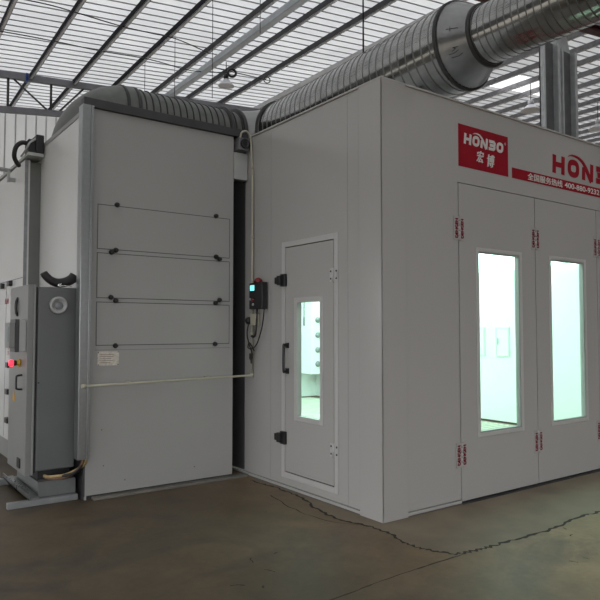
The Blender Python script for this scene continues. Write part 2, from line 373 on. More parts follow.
# truss across the far bay
tr = thing('roof_truss', 'grey steel lattice roof truss in front of the white ribbed back wall', 'truss', (0.5, 14.15, 7.0))
def ch(x): return 7.71+0.062*(x+0.9)
def chl(x): return 6.79+0.105*(x+0.89)
TRM = mat('truss_grey', (0.22,0.22,0.24), 0.5, metal=0.3)
for nm, fn, hh in (('top_chord', ch, 0.17), ('bottom_chord', chl, 0.15)):
    mb = MB(); xa, xb = -6.0, (9.5 if nm == 'top_chord' else 7.2)
    mb.hexa([(xa,14.08,fn(xa)-hh/2),(xb,14.08,fn(xb)-hh/2),(xb,14.22,fn(xb)-hh/2),(xa,14.22,fn(xa)-hh/2)],
            [(xa,14.08,fn(xa)+hh/2),(xb,14.08,fn(xb)+hh/2),(xb,14.22,fn(xb)+hh/2),(xa,14.22,fn(xa)+hh/2)])
    mb.build(nm, TRM, tr)
TWB = mat('truss_web_dark', (0.075,0.07,0.07), 0.5)
for k in range(-5, 7):
    x = -0.71+1.065*k
    MB().tube([(x,14.15,chl(x)+.07),(x,14.15,ch(x)-.08)], 0.032, 8).build('web_post', TWB, tr)
    xa, xb = (x+0.13, x+0.98) if k % 2 == 0 else (x+0.85, x+0.22)
    MB().tube([(xa,14.15,ch(xa)-.08),(xb,14.15,chl(xb)+.07)], 0.026, 8).build('web_diagonal', TWB, tr)
MB().box(-0.30,-0.24,14.05,14.25,ch(-.27)-.10,ch(-.27)+.1).build('clamp', mat('blue_tape',(0.02,0.07,0.28),.5), tr)

# rafter and column on the right
mb = MB(); xa, xb = 2.0, 30.0
for dz0, dz1, yy0, yy1 in ((-0.40,-0.388,4.85,5.05),(-0.252,-0.24,4.85,5.05),(-0.388,-0.252,4.94,4.96)):
    mb.hexa([(xa,yy0,rz(xa)+dz0),(xb,yy0,rz(xb)+dz0),(xb,yy1,rz(xb)+dz0),(xa,yy1,rz(xa)+dz0)],
            [(xa,yy0,rz(xa)+dz1),(xb,yy0,rz(xb)+dz1),(xb,yy1,rz(xb)+dz1),(xa,yy1,rz(xa)+dz1)])
tag(mb.build('roof_rafter', PRIMER, origin=(10,4.3,8)), 'dark red primed steel rafter at the top right corner of the photo', 'roof beam')
HALL = False
col = thing('steel_column', 'tall pair of grey steel channels standing behind the booth, right of the duct', 'column', (9.8, 4.6, 0))
COLM = mat('column_steel', (0.14,0.145,0.15), 0.45, metal=0.3, var=0.15)
COLE = mat('column_edge_zinc', (0.55,0.57,0.58), 0.4, metal=0.4, var=0.1)
for xa, ztop, ww in ((9.12, 8.0, .60), (9.84, 7.95, .58)):
    mb = MB()
    mb.box(xa, xa+ww, 4.50, 4.53, 0, ztop, 0); mb.box(xa, xa+0.05, 4.40, 4.53, 0, ztop, 1); mb.box(xa+ww-.10, xa+ww, 4.38, 4.53, 0, ztop, 1)
    mb.build('channel', [COLM, COLE], col)
mb = MB()
for k in range(26): mb.box(9.70, 9.86, 4.54, 4.56, 0.4+0.29*k, 0.52+0.29*k)
mb.build('lacing_plates', COLE, col)
mb = MB(); mb.hexa([(9.70,4.54,7.72),(10.40,4.54,7.96),(10.40,4.7,7.96),(9.70,4.7,7.72)],[(9.92,4.54,8.40),(10.22,4.54,8.48),(10.22,4.7,8.48),(9.92,4.7,8.40)])
mb.build('gusset_plate', COLE, col)

HALL = True
# sag rods / cables across the purlins
def sag(pts, r, m, label, nm='roof_cable'):
    P = smooth_path([(x, y, rz(x)-0.215-s) for x, y, s in pts], 6)
    tag(MB().tube(P, r, 6).build(nm, m, origin=P[0]), label, 'cable')
sag([(-3.4,11.1,0),(-1.37,11.11,0),(-0.18,11.15,.02),(0.83,11.34,0),(2.07,11.34,0.02),(3.2,11.4,.12),(4.3,11.45,0)], 0.012, GREEN, 'thin green cable strung across the purlins above the lattice truss')
sag([(-2.5,9.35,0),(-0.95,9.37,0),(-0.3,9.44,0.02),(0.78,9.67,0.04),(1.5,9.8,0.02),(2.2,9.93,0),(3.2,10.3,.05)], 0.012, BLACK, 'thin black cable strung across the purlins at the upper left edge')
sag([(3.5,11.1,0.05),(4.3,11.3,0.02),(5.5,11.5,0.02)], 0.013, BLACK, 'short thin cable running from the pendant lamp to the ring')
for x, y, zb, lb in ((2.15,11.92,5.0,'thin hanger rod dropping left of the others behind the cabinet duct'), (2.14,9.93,5.0,'thin long hanger rod dropping behind the middle of the cabinet duct'),
                     (2.09,7.86,5.9,'thin hanger rod at the top edge of the photo above the channel'), (2.95,7.43,7.3,'short thin rod at the top edge right of the other rods')):
    tag(MB().tube([(x,y,zb),(x,y,rz(x)-.05)], 0.007, 6).build('hanger_rod', BLACK, origin=(x,y,zb)), lb, 'rod')

# pendant lamps
def lamp(p, label, r=0.21, drop=None):
    x, y, z = p
    t = thing('pendant_lamp', label, 'lamp', (x,y,z), 'pendant lamps')
    MB().lathe((x,y,z), (0,0,1), [(0,r),(0.02,r*.98),(0.10,r*.62),(0.17,r*.36),(0.20,r*.22),(0.202,r*.1)], 24).build('shade', LAMPW, t)
    MB().lathe((x,y,z+.20), (0,0,1), [(0,r*.3),(0.11,r*.3),(0.13,r*.18)], 16).build('housing', LAMPW if r > .3 else BLACK, t)
    MB().tube([(x,y,z+.32),(x,y,rz(x)-.04)], 0.012, 6).build('cord', BLACK, t)
lamp((4.11,11.21,7.58), 'white bell pendant lamp hanging over the grey cabinet, left in the roof')
lamp((13.58,8.80,8.10), 'white bell pendant lamp under the skylights behind the red sign', 0.32)
lamp((18.18,9.35,8.45), 'white bell pendant lamp at the right edge of the photo', 0.32)
for x, y, z, r, lb in ((4.19,11.04,7.90,0.10,'black coiled cable ring hanging beside the white pendant lamp'), (5.48,11.41,8.11,0.085,'small thin cable ring hanging below a purlin, right of the pendant lamp')):
    P = [(x+r*math.cos(a), y-0.3*r*math.cos(a), z+r*math.sin(a)) for a in [2*math.pi*k/24 for k in range(25)]]
    mb = MB().tube(P, 0.032 if r > .09 else 0.014, 8, cap=False); mb.tube([(x,y,z+r),(x,y,rz(x)-.17)], .01, 6)
    tag(mb.build('cable_ring', BLACK, origin=(x,y,z)), lb, 'cable ring')

HALL = False
# paler patched concrete strip along the booth
APR = mat('patched_concrete', (0.20,0.162,0.112), .65, var=.2, scale=2.5, bump=.1, rvar=.1)
mb = MB(); edge = smooth_path([(x,y,.0007) for x,y in [(-0.09,1.81),(-0.06,1.4),(-0.07,1.0),(-0.19,.58),(-0.21,.28),(-0.14,-.05),(-0.16,-.29),(-0.20,-.48),(-0.17,-.63),(-0.09,-.78),(0.02,-.81),(0.21,-.83),(0.55,-.84),(0.91,-.85),(1.38,-.81),(1.67,-.82),(2.4,-.83),(3.4,-.83),(5.2,-.83)]], 4)
inner = [Vector((.03, p.y, .0007)) if p.y > .03 else Vector((max(.03, p.x+.0), .03, .0007)) for p in edge]
for a, b_ in zip(edge, inner): mb.v += [tuple(a), tuple(b_)]
for k in range(len(edge)-1): mb.face([2*k, 2*k+2, 2*k+3, 2*k+1])
struct(mb.build('floor_patch', APR))
# floor cracks and joints
def crack(pts, w, m, name, n=5, jit=0.012):
    P = smooth_path([(x,y,0) for x, y in pts], n); mb = MB(); L = []; R = []
    for k, p in enumerate(P):
        t = (P[min(k+1,len(P)-1)]-P[max(k-1,0)]).normalized(); nn = Vector((-t.y,t.x,0)); j = nn*random.uniform(-jit,jit); ww = w*random.uniform(.35,1.2)/2
        L.append(p+nn*ww+j); R.append(p-nn*ww+j)
    i = len(mb.v); z = 0.0012
    for l, r in zip(L, R): mb.v += [(l.x,l.y,z),(r.x,r.y,z)]
    for k in range(len(P)-1): mb.face([i+2*k, i+2*k+1, i+2*k+3, i+2*k+2])
    o = mb.build(name, m); struct(o); return o
crack([(-0.09,1.81),(-0.06,1.4),(-0.07,1.0),(-0.19,.58),(-0.21,.28),(-0.14,-.05),(-0.16,-.29),(-0.20,-.48),(-0.17,-.63),(-0.09,-.78),(0.02,-.81),(0.21,-.83),(0.55,-.84),(0.91,-.85),(1.38,-.81),(1.67,-.82),(2.4,-.83),(3.4,-.83)], 0.030, CRACK, 'floor_crack', 10, 0.016)
crack([(-0.02,-.82),(-0.46,-.82),(-.82,-.83),(-1.22,-.86),(-1.9,-.87),(-3.0,-.88)], 0.014, JOINT, 'floor_joint', 8, 0.003)
crack([(-.14,.0),(-.3,.25),(-.34,.7),(-.25,1.2)], 0.012, JOINT, 'floor_crack', 6, 0.012)
for k in range(9):
    x, y = random.choice([(0.5,-1.1),(1.0,-1.0),(0.5,-1.4),(-1.35,-.4),(-1.3,-.55),(-1.2,-.1)]); x += random.uniform(-.15,.15); y += random.uniform(-.1,.1)
    a = random.uniform(0, 3.1); l = random.uniform(.03,.09)
    crack([(x,y),(x+l*math.cos(a)*.5,y+l*math.sin(a)*.5+.01),(x+l*math.cos(a),y+l*math.sin(a))], 0.012, CRACK, 'floor_scuff', 3, .004)

# ------------------------------------------------------------------ paint booth
BX, BY, BH = 5.2, 7.6, 3.507
T = 0.06
booth = thing('paint_booth', 'large white panelled paint spray booth with lit windows and red signs', 'spray booth', (0,0,0))
SD = (0.592, 1.335, 0.155, 2.28)          # service door opening in the side wall (y, y, z, z)
FD = (0.91, 4.285, 0.012, 2.79)           # folding door opening in the front wall (x, x, z, z)
mb = MB()
wall_with_holes(mb, 0.0, BY, 0.04, BH, [(SD[0], SD[1], SD[2], SD[3])], lambda a, b_, za, zb, mi: mb.box(0, T, a, b_, za, zb, mi))
for y in (1.582, 0.414):
    mb.box(-0.0012, 0.0, y-0.0025, y+0.0025, 0.04, BH-0.03, 1)
mb.build('side_wall', [WHITE, LSEAM], booth)
mb = MB()
wall_with_holes(mb, T+.0005, BX, 0.04, BH, [FD], lambda a, b_, za, zb, mi: mb.box(a, b_, 0, T, za, zb, mi))
mb.build('front_wall', WHITE, booth)
MB().box(BX-T, BX, T, BY, 0.04, BH-.01).build('far_side_wall', INWALL, booth)
MB().box(T, BX-T, BY-T, BY, 0.04, BH-.01).build('rear_wall', INWALL, booth)
MB().box(T, BX-T, T, BY-T, BH-0.09, BH-.012).build('roof_panel', INWALL, booth)
mb = MB(); mb.box(-0.012, 0.262, -0.012, -0.001, 0.0, BH+.004); mb.box(-0.012, -0.001, -0.012, 0.262, 0.0, BH+.004)
mb.build('corner_post', WHITE, booth, bevel=0.004)
mb = MB(); mb.box(-0.014, BX, -0.014, 0.09, BH-0.008, BH+.009); mb.box(-0.014, 0.09, 0.0899, BY, BH-0.008, BH+.009)
mb.build('top_trim', WHITE, booth, bevel=0.003)
mb = MB(); mb.box(-0.0115, 0.07, -0.0115, BY, 0.008, 0.032); mb.box(0.0699, FD[0], -0.0115, 0.07, 0.008, 0.032); mb.box(FD[1]-.001, BX, -0.016, 0.07, 0.008, 0.032); mb.box(FD[0]-.001, FD[1], 0.051, 0.07, 0.001, .0095); mb.box(-0.008, 0.07, -0.008, BY, 0, 0.0081, 1); mb.box(.07, FD[0], -0.008, 0.07, 0, 0.0081, 1)
mb.build('base_channel', [WHITE, SEAM], booth, bevel=0.003)
mb = MB(); mb.box(FD[0], FD[1], -0.03, 0.08, 0, 0.01); mb.build('door_sill', CHANNEL, booth)
# seal strips behind the door gaps
mb = MB()
for x in (0.915, 2.038, 3.161, 4.28): mb.box(x-0.03, x+0.03, 0.052, 0.075, 0.01, 2.80)
mb.box(0.89, 4.30, 0.052, 0.075, 2.76, 2.82); mb.box(0.89, 4.30, 0.052, 0.075, 0.005, 0.05)
mb.build('door_seal', SEAM, booth)
MB().box(-.006,-.0013,2.07,5.19,.05,3.45).build('gap_shade_sheet', mat('gap_shade_dark',(0.07,0.07,0.072),.6), booth)  # dark sheet over the booth wall stands in for shade in the gap
# folding doors
def rect_ring(mb, xa, xb, za, zb, w, put, mi=0):
    put(xa-w, xa, za-w, zb+w, mi); put(xb, xb+w, za-w, zb+w, mi); put(xa, xb, za-w, za, mi); put(xa, xb, zb, zb+w, mi)
def front_hinge(x, z0, z1):
    mb = MB(); w = 0.062
    mb.box(x-w-0.004, x-0.012, -0.012, -0.006, z0, z1, 0); mb.box(x+0.012, x+w+0.004, -0.012, -0.006, z0, z1, 0)
    n = 5
    for k in range(n):
        a = z0+(z1-z0)*k/n; mb.cyl((x,-0.014,a+.002), (0,0,1), 0.012, (z1-z0)/n-.004, 12, 0)
    mp = lambda a, b_, t: (a, -0.0122-0.0008*t, b_)
    for xc in (x-0.036, x+0.037):
        for q, dz in enumerate((0, .0035, -.0035)):
            mb.text('DENGEN', mp, xc-0.017+dz, xc+0.017+dz, z0+0.025+dz, z1-0.025+dz, 1, lay=1+q*.5, rot=True)
    return mb
doorx = [(0.919, 2.0325), (2.0435, 3.1555), (3.1665, 4.277)]
winx = [(1.17, 1.777), (2.293, 2.895), (3.42, 4.02)]
for (xa, xb), (wa, wb) in zip(doorx, winx):
    za, zb = 0.58, 2.195
    mb = MB(); wall_with_holes(mb, xa, xb, 0.022, 2.781, [(wa, wb, za, zb)], lambda a, b_, c, d, mi: mb.box(a, b_, -0.006, 0.048, c, d, mi))
    d = mb.build('folding_door', WHITE, booth)
    mb = MB(); rect_ring(mb, wa, wb, za, zb, 0.035, lambda a, b_, c, d_, mi: mb.box(a, b_, -0.014, -0.0065, c, d_, mi))
    mb.build('window_frame', TRIMW, d, bevel=0.004)
    MB().box(wa+.001, wb-.001, 0.028, 0.034, za+.001, zb-.001).build('window_pane', PANE, d)
    mb = MB(); rect_ring(mb, wa+.012, wb-.012, za+.012, zb-.012, 0.0115, lambda a, b_, c, d_, mi: mb.box(a, b_, -.006, .027, c, d_, mi)); mb.build('window_gasket', GASKET, d)
    for z0, z1 in ((2.27, 2.487), (0.31, 0.525)):
        front_hinge(xa-0.0055, z0, z1).build('hinge', [WHITE, HRED], d)
# service door in the side wall
mb = MB(); ya, yb, za, zb = 0.60, 1.327, 0.165, 2.272
wa, wb, wza, wzb = 0.79, 1.135, 0.70, 1.745
mb = MB(); wall_with_holes(mb, ya, yb, za, zb, [(wa, wb, wza, wzb)], lambda a, b_, c, d, mi: mb.box(-0.004, 0.045, a, b_, c, d, mi))
sd = mb.build('service_door', WHITE, booth)
mb = MB(); rect_ring(mb, wa, wb, wza, wzb, 0.045, lambda a, b_, c, d_, mi: mb.box(-0.010, -0.0045, a, b_, c, d_, mi)); mb.build('window_frame', TRIMW, sd, bevel=0.003)
MB().box(0.028, 0.034, wa, wb, wza, wzb).build('window_pane', PANE, sd)
mb = MB(); mb.tube(smooth_path([(-.004,1.285,1.345),(-.045,1.285,1.35),(-.055,1.285,1.33),(-.055,1.285,1.12),(-.045,1.285,1.10),(-.004,1.285,1.105)], 4), 0.013, 8)
mb.box(-.02,-.003,1.265,1.305,1.32,1.37); mb.box(-.02,-.003,1.265,1.305,1.08,1.13); mb.build('handle', BLACK, sd)
for z in (1.965, 0.475):
    mb = MB(); mb.box(-.035, -.004, 1.30, 1.375, z-.06, z+.06); mb.box(-.05, -.012, 1.375, 1.45, z-.032, z+.032); mb.box(-.06,-.03,1.345,1.40,z-.045,z+.045)
    mb.build('latch', BLACK, sd, bevel=0.004)
    # chrome hinge
for z in (1.967, 0.466):
    mb = MB(); mb.box(-.010,-.005,.535,.588,z-.056,z+.056,0); mb.box(-.010,-.005,.60,.645,z-.056,z+.056,0); mb.cyl((-.014,.594,z-.06),(0,0,1),.011,.12,12,0)
    for yy in (.555,.63):
        for dz in (-.032,.032): mb.cyl((-.010,yy,z+dz),(-1,0,0),.009,.003,10,1)
    mb.build('hinge', [TRIMW, BLACK], sd)
mb = MB(); rect_ring(mb, SD[0], SD[1], SD[2], SD[3], 0.052, lambda a, b_, c, d_, mi: mb.box(-0.007, -0.0005, a, b_, c, d_, mi)); mb.build('door_frame', TRIMW, booth, bevel=0.003)
mb = MB(); rect_ring(mb, SD[0]+.03, SD[1]-.03, SD[2]+.03, SD[3]-.03, 0.05, lambda a, b_, c, d_, mi: mb.box(0.046, 0.064, a, b_, c, d_, mi)); mb.build('door_seal', SEAM, booth)
# red sign stickers
mp = lambda a, b_, t: (a, -0.003-0.002*t, b_)
def arc(cx, cz, rx, rz_, a0, a1, n=14): return [(cx+rx*math.cos(math.radians(a0+(a1-a0)*k/n)), cz+rz_*math.sin(math.radians(a0+(a1-a0)*k/n))) for k in range(n+1)]
def brand(mb, x0, z0, lw, gap, h, w, slant, mpf, mi=0):
    S = lambda p: (p[0]+slant*(p[1]-z0), p[1])
    st = lambda pts, ww=w, closed=False: mb.stroke([S(p) for p in pts], ww, mpf, mi, closed)
    x = x0
    st([(x+w/2,z0),(x+w/2,z0+h)]); st([(x+lw-w/2,z0),(x+lw-w/2,z0+h)]); st([(x+w/2,z0+h*.5),(x+lw-w/2,z0+h*.5)], w*.9)          # H
    x += lw+gap
    st([(x+lw/2+(lw-w)/2*math.copysign(abs(math.cos(t))**.75, math.cos(t)), z0+h/2+(h-w)/2*math.copysign(abs(math.sin(t))**.75, math.sin(t))) for t in [2*math.pi*k/28 for k in range(28)]], w, True)  # O
    xo = x; x += lw+gap
    st([(x+w/2,z0),(x+w/2,z0+h*.72)]); st([(x+lw-w/2,z0),(x+lw-w/2,z0+h)])                                                       # N, its diagonal swept up over the O
    sw = [(xo-0.02*h+.0,z0+h*1.10),(xo+lw*.35,z0+h*1.22),(xo+lw*.85,z0+h*1.18),(x+lw*.0,z0+h*1.0),(x+lw*.30,z0+h*.72),(x+lw*.58,z0+h*.34),(x+lw-w*.55,z0)]
    sp = [(q.x,q.y) for q in smooth_path([(a,b_,0) for a,b_ in sw], 5)]
    st(sp, [w*(0.12+0.85*min(1, k/(len(sp)*.75))) for k in range(len(sp))])
    x += lw+gap
    q = lw-w/2; st([(x,z0+h-w/2),(x+q-.12*lw,z0+h-w/2),(x+q,z0+h-w/2-.10*h),(x+q,z0+h*.60),(x+q-.10*lw,z0+h*.5),(x+lw*.12,z0+h*.5)])            # B without its stem, read as 3
    st([(x+q-.10*lw,z0+h*.5),(x+q,z0+h*.40),(x+q,z0+w/2+.10*h),(x+q-.12*lw,z0+w/2),(x,z0+w/2)])
    x += lw+gap
    st([(x+lw/2+(lw-w)/2*math.copysign(abs(math.cos(t))**.75, math.cos(t)), z0+h/2+(h-w)/2*math.copysign(abs(math.sin(t))**.75, math.sin(t))) for t in [2*math.pi*k/28 for k in range(28)]], w, True)
    return x+lw
s1 = MB().box(0.926, 1.634, -0.003, -0.0005, 2.936, 3.315).build('logo_sticker', RED, booth)
mb = MB(); xe = brand(mb, 0.995, 3.145, 0.098, 0.017, 0.097, 0.027, 0.12, mp)
mb.build('brand_name', LWHITE, s1)
for chh, xa_, xb_, za_, zb_ in (('宏',1.165,1.262,3.005,3.112),('博',1.315,1.418,2.985,3.100)):
    mb = MB(); [mb.text(chh, mp, xa_+q, xb_+q, za_+q*.4, zb_+q*.4, shear=0.15, lay=1+q*70) for q in (0,.006,.011)]; mb.build('chinese_character', LWHITE, s1)
#, 1.262, 3.005, 3.112, bold=0.012, shear=0.15); mb.text('博', mp, 1.315, 1.418, 2.985, 3.100, bold=0.012, shear=0.15)
mb = MB(); mb.text('®', mp, 1.578, 1.602, 3.228, 3.254)
mb.build('registered_mark', LWHITE, s1)
s2 = MB().box(1.694, 3.90, -0.003, -0.0005, 2.936, 3.036).build('banner_sticker', RED, booth)
mb = MB(); mb.text('全国服务热线', mp, 1.935, 2.53, 2.951, 3.020); mb.text('全国服务热线', mp, 1.941, 2.536, 2.9515, 3.0205, lay=1.35); mb.text('全国服务热线', mp, 1.938, 2.533, 2.954, 3.022, lay=1.7); mb.build('hotline_words', LWHITE, s2); mb = MB(); mb.text('400-880-9232', mp, 2.575, 3.245, 2.958, 3.015, bold=0.02)
mb.build('phone_number', LWHITE, s2)
mb = MB(); mp2 = lambda a, b_, t: (a, -0.0005-0.0025*t, b_)
brand(mb, 2.365, 3.085, 0.215, 0.058, 0.19, 0.058, 0.06, mp2); mb.build('brand_lettering', LRED, booth)

# inside the booth
mb = MB(); mb.box(T, BX-T, T, BY-T, -.0, 0.004, 1); y = 0.2
while y < BY-0.2:
    mb.box(0.3, BX-0.3, y, y+0.035, 0.004, 0.03, 0); y += 0.10
mb.build('floor_grating', [GRATE, PIT], booth)
for xa, xb, xl in ((BX-T-0.42, BX-T, -1), (T, T+0.42, 1)):
    mb = MB()
    x_in, x_out = (xb, xa) if xl < 0 else (xa, xb)
    for k in range(6):
        ya = 0.5+k*1.12; yb = ya+1.0
        mb.hexa([(x_in+xl*.012,ya,2.45),(x_in+xl*.03,ya,2.43),(x_out,ya,3.30),(x_out-xl*.02,ya,3.32)], [(x_in+xl*.012,yb,2.45),(x_in+xl*.03,yb,2.43),(x_out,yb,3.30),(x_out-xl*.02,yb,3.32)])
    mb.build('light_box', BOOTHL, booth)
mb = MB()
for k in range(3): mb.box(0.9+k*1.2, 1.7+k*1.2, 0.8, 6.8, BH-0.105, BH-0.092)
mb.build('ceiling_light', BOOTHL, booth)
for ya, yb in ((2.53,2.79),(3.0,3.25)):
    mb = MB(); mb.box(BX-T-.022, BX-T-.0005, ya, yb, 1.06, 1.53, 0); rect_ring(mb, ya+.02, yb-.02, 1.08, 1.51, 0.012, lambda a, b_, c, d_, mi: mb.box(BX-T-.030, BX-T-.022, a, b_, c, d_, 1))
    mb.box(BX-T-.05, BX-T-.03, ya+.2, ya+.215, 1.25, 1.36, 1)
    mb.build('inner_hatch', [INWALL, mat('hatch_edge',(.62,.66,.65),.5)], booth)
cab = MB(); cab.box(4.63, BX-T-.001, 7.05, BY-T-.001, 0.55, 3.2); ip = cab.build('inner_lamp_column', INWALL, booth, bevel=.01)
for z in (1.69, 1.37, 1.06, 0.76):
    MB().lathe((4.80, 7.05, z), (0,-1,0), [(0,.060),(.02,.060),(.05,.042),(.055,.018)], 18).build('spray_nozzle', GALVD, ip)
MB().tube([(2.93,5,3.40),(2.93,5,1.72),(2.93,5,1.70)], 0.012, 8).build('hanging_hose', GALVD, booth)
MB().lathe((2.93,5,1.55), (0,0,1), [(0,.008),(.02,.018),(.14,.018),(.17,.010)], 12).build('hose_coupling', GALVD, booth)

# ------------------------------------------------------------------ ducts
duct = thing('air_duct', 'long ribbed silver ventilation duct crossing above the booth and cabinet', 'duct', (1.33, 1.5, 3.6))
cx, cz, R = 1.33, 4.21, 0.405
def ribbed(c0, axis, length, r, pitch, mi_fn=None, rib=0.012):
    prof = []; h = 0.0
    while h < length-1e-6:
        prof += [(h, r), (h+pitch*.82, r), (h+pitch*.87, r+rib), (h+pitch*.95, r+rib)]; h += pitch
    prof.append((min(h, length), r))
    return prof
def duct_piece(name, c0, axis, length, r, pitch, m, rib=0.005, n=64):
    p = ribbed(c0, axis, length, r, pitch, rib=rib)
    mis = [1 if k % 4 in (1, 2, 3) else 0 for k in range(len(p)-1)]
    return MB().hoops(c0, axis, p, n, mis).build(name, m, duct)
DUCTR = mat('duct_seam_steel', (0.16, 0.16, 0.155), 0.4, metal=0.9, var=0.1, scale=9)
FOILR = mat('foil_duct_wire', (0.045, 0.045, 0.042), 0.55, metal=0.3, var=0.1, scale=9)
duct_piece('spiral_section', (cx, 0.25, cz), (0,1,-.03), 3.05, R, 0.1016, [DUCT, DUCTR])
def flange(c, ax, r, w=0.03, h=0.035): MB().lathe(c, ax, [(0,r-.004),(0,r+h),(w,r+h),(w,r-.004)], 48, cap=False).build('flange', FLANGE, duct)
flange((cx,0.245,cz), (0,1,0), R, .03, .022)
MB().lathe((cx,-0.01,cz), (0,1,0), [(0,.272),(0.02,.272),(.235,R),(.255,R)], 48, cap=False).build('reducer', DUCTC, duct)
flange((cx,-0.03,cz), (0,1,0), .272, .03, .022)
mb = MB().hoops((cx,-7.03,cz), (0,1,0), [q for q in ribbed(None,None,7.0,.268,.07,rib=.003)], 64, [1 if k % 4 in (1,2) else 0 for k in range(500)])
mb.build('spiral_section', [DUCT, DUCTR], duct)
# scribbled marks on the reducer
def cone(h, ang):
    r = .272+(R-.272)*h/.215+.002; return (cx+r*math.cos(ang), .01+h, cz+r*math.sin(ang))
mb = MB()
for pts in ([(.16,3.70),(.12,3.72),(.08,3.69)], [(.13,3.66),(.10,3.62),(.12,3.58),(.08,3.60)], [(.15,3.80),(.10,3.84),(.06,3.82)], [(.12,3.02),(.12,3.14)], [(.15,3.08),(.06,3.08)]):
    mb.tube(smooth_path([cone(*p) for p in pts], 4), .0025, 5)
mb.build('marker_scribble', BLACK, duct)
# elbow from the long duct to the cabinet duct
def bend(c, r0, R_, a0, a1, e1, e2, n, nseg=48):
    rs = []
    c = Vector(c); e1 = Vector(e1); e2 = Vector(e2); e3 = e1.cross(e2)
    for k in range(n+1):
        a = math.radians(a0+(a1-a0)*k/n); d = e1*math.cos(a)+e2*math.sin(a)
        rr = R_
        rs.append([c+d*(r0+rr*math.cos(2*math.pi*j/nseg))+e3*rr*math.sin(2*math.pi*j/nseg) for j in range(nseg)])
    return rs
er = 0.50; az_ = 4.06
mb = MB(); mb.rings([[(p.x,p.y,p.z+(az_-cz+.09)*k/6) for p in r] for k, r in enumerate(bend((cx-er,3.30,cz-.09), er, R-.01, 0, 90, (1,0,0), (0,1,0), 6))], 0, cap=False, smooth=False); mb.build('elbow', DUCTC, duct)
flange((cx,3.285,cz-.09), (0,1,0), R, .035, .03); 
ay = 3.30+er
ax1 = cx-er; RA = 0.375; cz = az_
flange((ax1-.03,ay,cz), (1,0,0), RA, .035, .04); flange((ax1-.22,ay,cz), (1,0,0), RA, .035, .03)
mb = MB(); L = 1.45; p = ribbed(None,None,L,RA-.008,.088,rib=.014)
mb.hoops((ax1-L,ay,cz), (1,0,0), p, 48, [1 if k % 4 in (1,2) else 0 for k in range(len(p))]); mb.build('flexible_section', [FOIL, FOILR], duct)
bx = ax1-L; flange((bx-.02,ay,cz), (1,0,0), RA, .04, .015)
er2 = .55
rs = [[(p.x,p.y,cz-.568+(p.z-cz+.57)*.568/.55) for p in r] for r in bend((bx,ay,cz-.568), er2, RA, 90, 180, (1,0,0), (0,0,1), 14)]
mb = MB(); mb.rings(rs, 0, cap=False)
mb.build('flexible_elbow', FOIL, duct)
a = math.radians(105)
MB().lathe((bx-.16,ay,cz), (1,0,0), [(0,RA-.01),(0,RA+.012),(.035,RA+.012),(.035,RA-.01)], 48, cap=False).build('flange', FLANGE, duct)
cz = 4.21
# saddles on the booth roof and the drop wire
for y in (0.9, 2.4): 
    mb = MB(); mb.box(cx-.3, cx+.3, y-.04, y+.04, BH+.013-.02, cz-R+.04); mb.build('saddle', GALVD, duct)
MB().tube([(cx-.28,1.38,cz+.25),(cx-.28,1.38,rz(cx)+.02)], .009, 6).build('hanger_wire', BLACK, duct)

# ------------------------------------------------------------------ air supply cabinet
UX0, UX1, UY, UH = -1.68, -0.178, 2.02, 3.49
unit = thing('air_supply_cabinet', 'tall grey-white air supply cabinet with three stacked access panels beside the booth', 'cabinet', (-0.9, 3.5, 0))
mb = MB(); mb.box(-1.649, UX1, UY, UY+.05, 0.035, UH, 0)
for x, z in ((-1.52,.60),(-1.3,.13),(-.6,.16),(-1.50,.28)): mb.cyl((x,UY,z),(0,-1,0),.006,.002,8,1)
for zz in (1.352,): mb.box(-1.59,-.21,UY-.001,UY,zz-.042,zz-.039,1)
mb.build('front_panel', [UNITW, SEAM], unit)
MB().box(-1.664, -1.6495, UY-.004, UY+.05, 0.0, UH).build('edge_trim', UNITW, unit)
MB().box(UX0, -1.6645, UY-.003, UY+.0499, 0.03, UH).build('dark_corner_strip', CHANNEL, unit)  # dark strip stands in for the shaded recess behind the trunking
MB().box(UX0-.004, UX0-.0005, UY+.03, 2.5, 0.03, .38).build('dark_gap_patch', BLACK, unit)  # black patch stands in for shade in the gap by the plinth
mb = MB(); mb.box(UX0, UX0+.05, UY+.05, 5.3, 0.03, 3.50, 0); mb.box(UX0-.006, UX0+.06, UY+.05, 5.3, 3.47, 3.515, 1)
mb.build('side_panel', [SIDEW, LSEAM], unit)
MB().box(UX1-.05, UX1, UY+.05, 5.3, 0.03, 3.49).build('inner_side_panel', CHANNEL, unit)  # panel coloured dark to deepen the shade in the gap
MB().box(UX1+.0005, -.021, 5.2, 5.3, 0.03, 3.49).build('gap_light_stop', CHANNEL, unit)  # unseen stop added to keep light out of the gap
MB().box(UX0+.05, UX1-.05, UY+.05, 5.3, 3.45, 3.49).build('top_panel', UNITW, unit)
mb = MB(); mb.box(UX0-.05, -.02, UY-.035, UY+.06, UH+.001, UH+.082); mb.build('top_channel', CHANNEL, unit, bevel=.003)
MB().box(UX0, UX1, UY+.02, 5.3, 0, .034).build('base_frame', CHANNEL, unit)
MB().box(-1.60, -.03, UY-.07, UY+.015, 0, .022).build('base_kerb', mat('grout_kerb',(0.16,0.15,0.13),.8,var=.15), unit, bevel=.004)
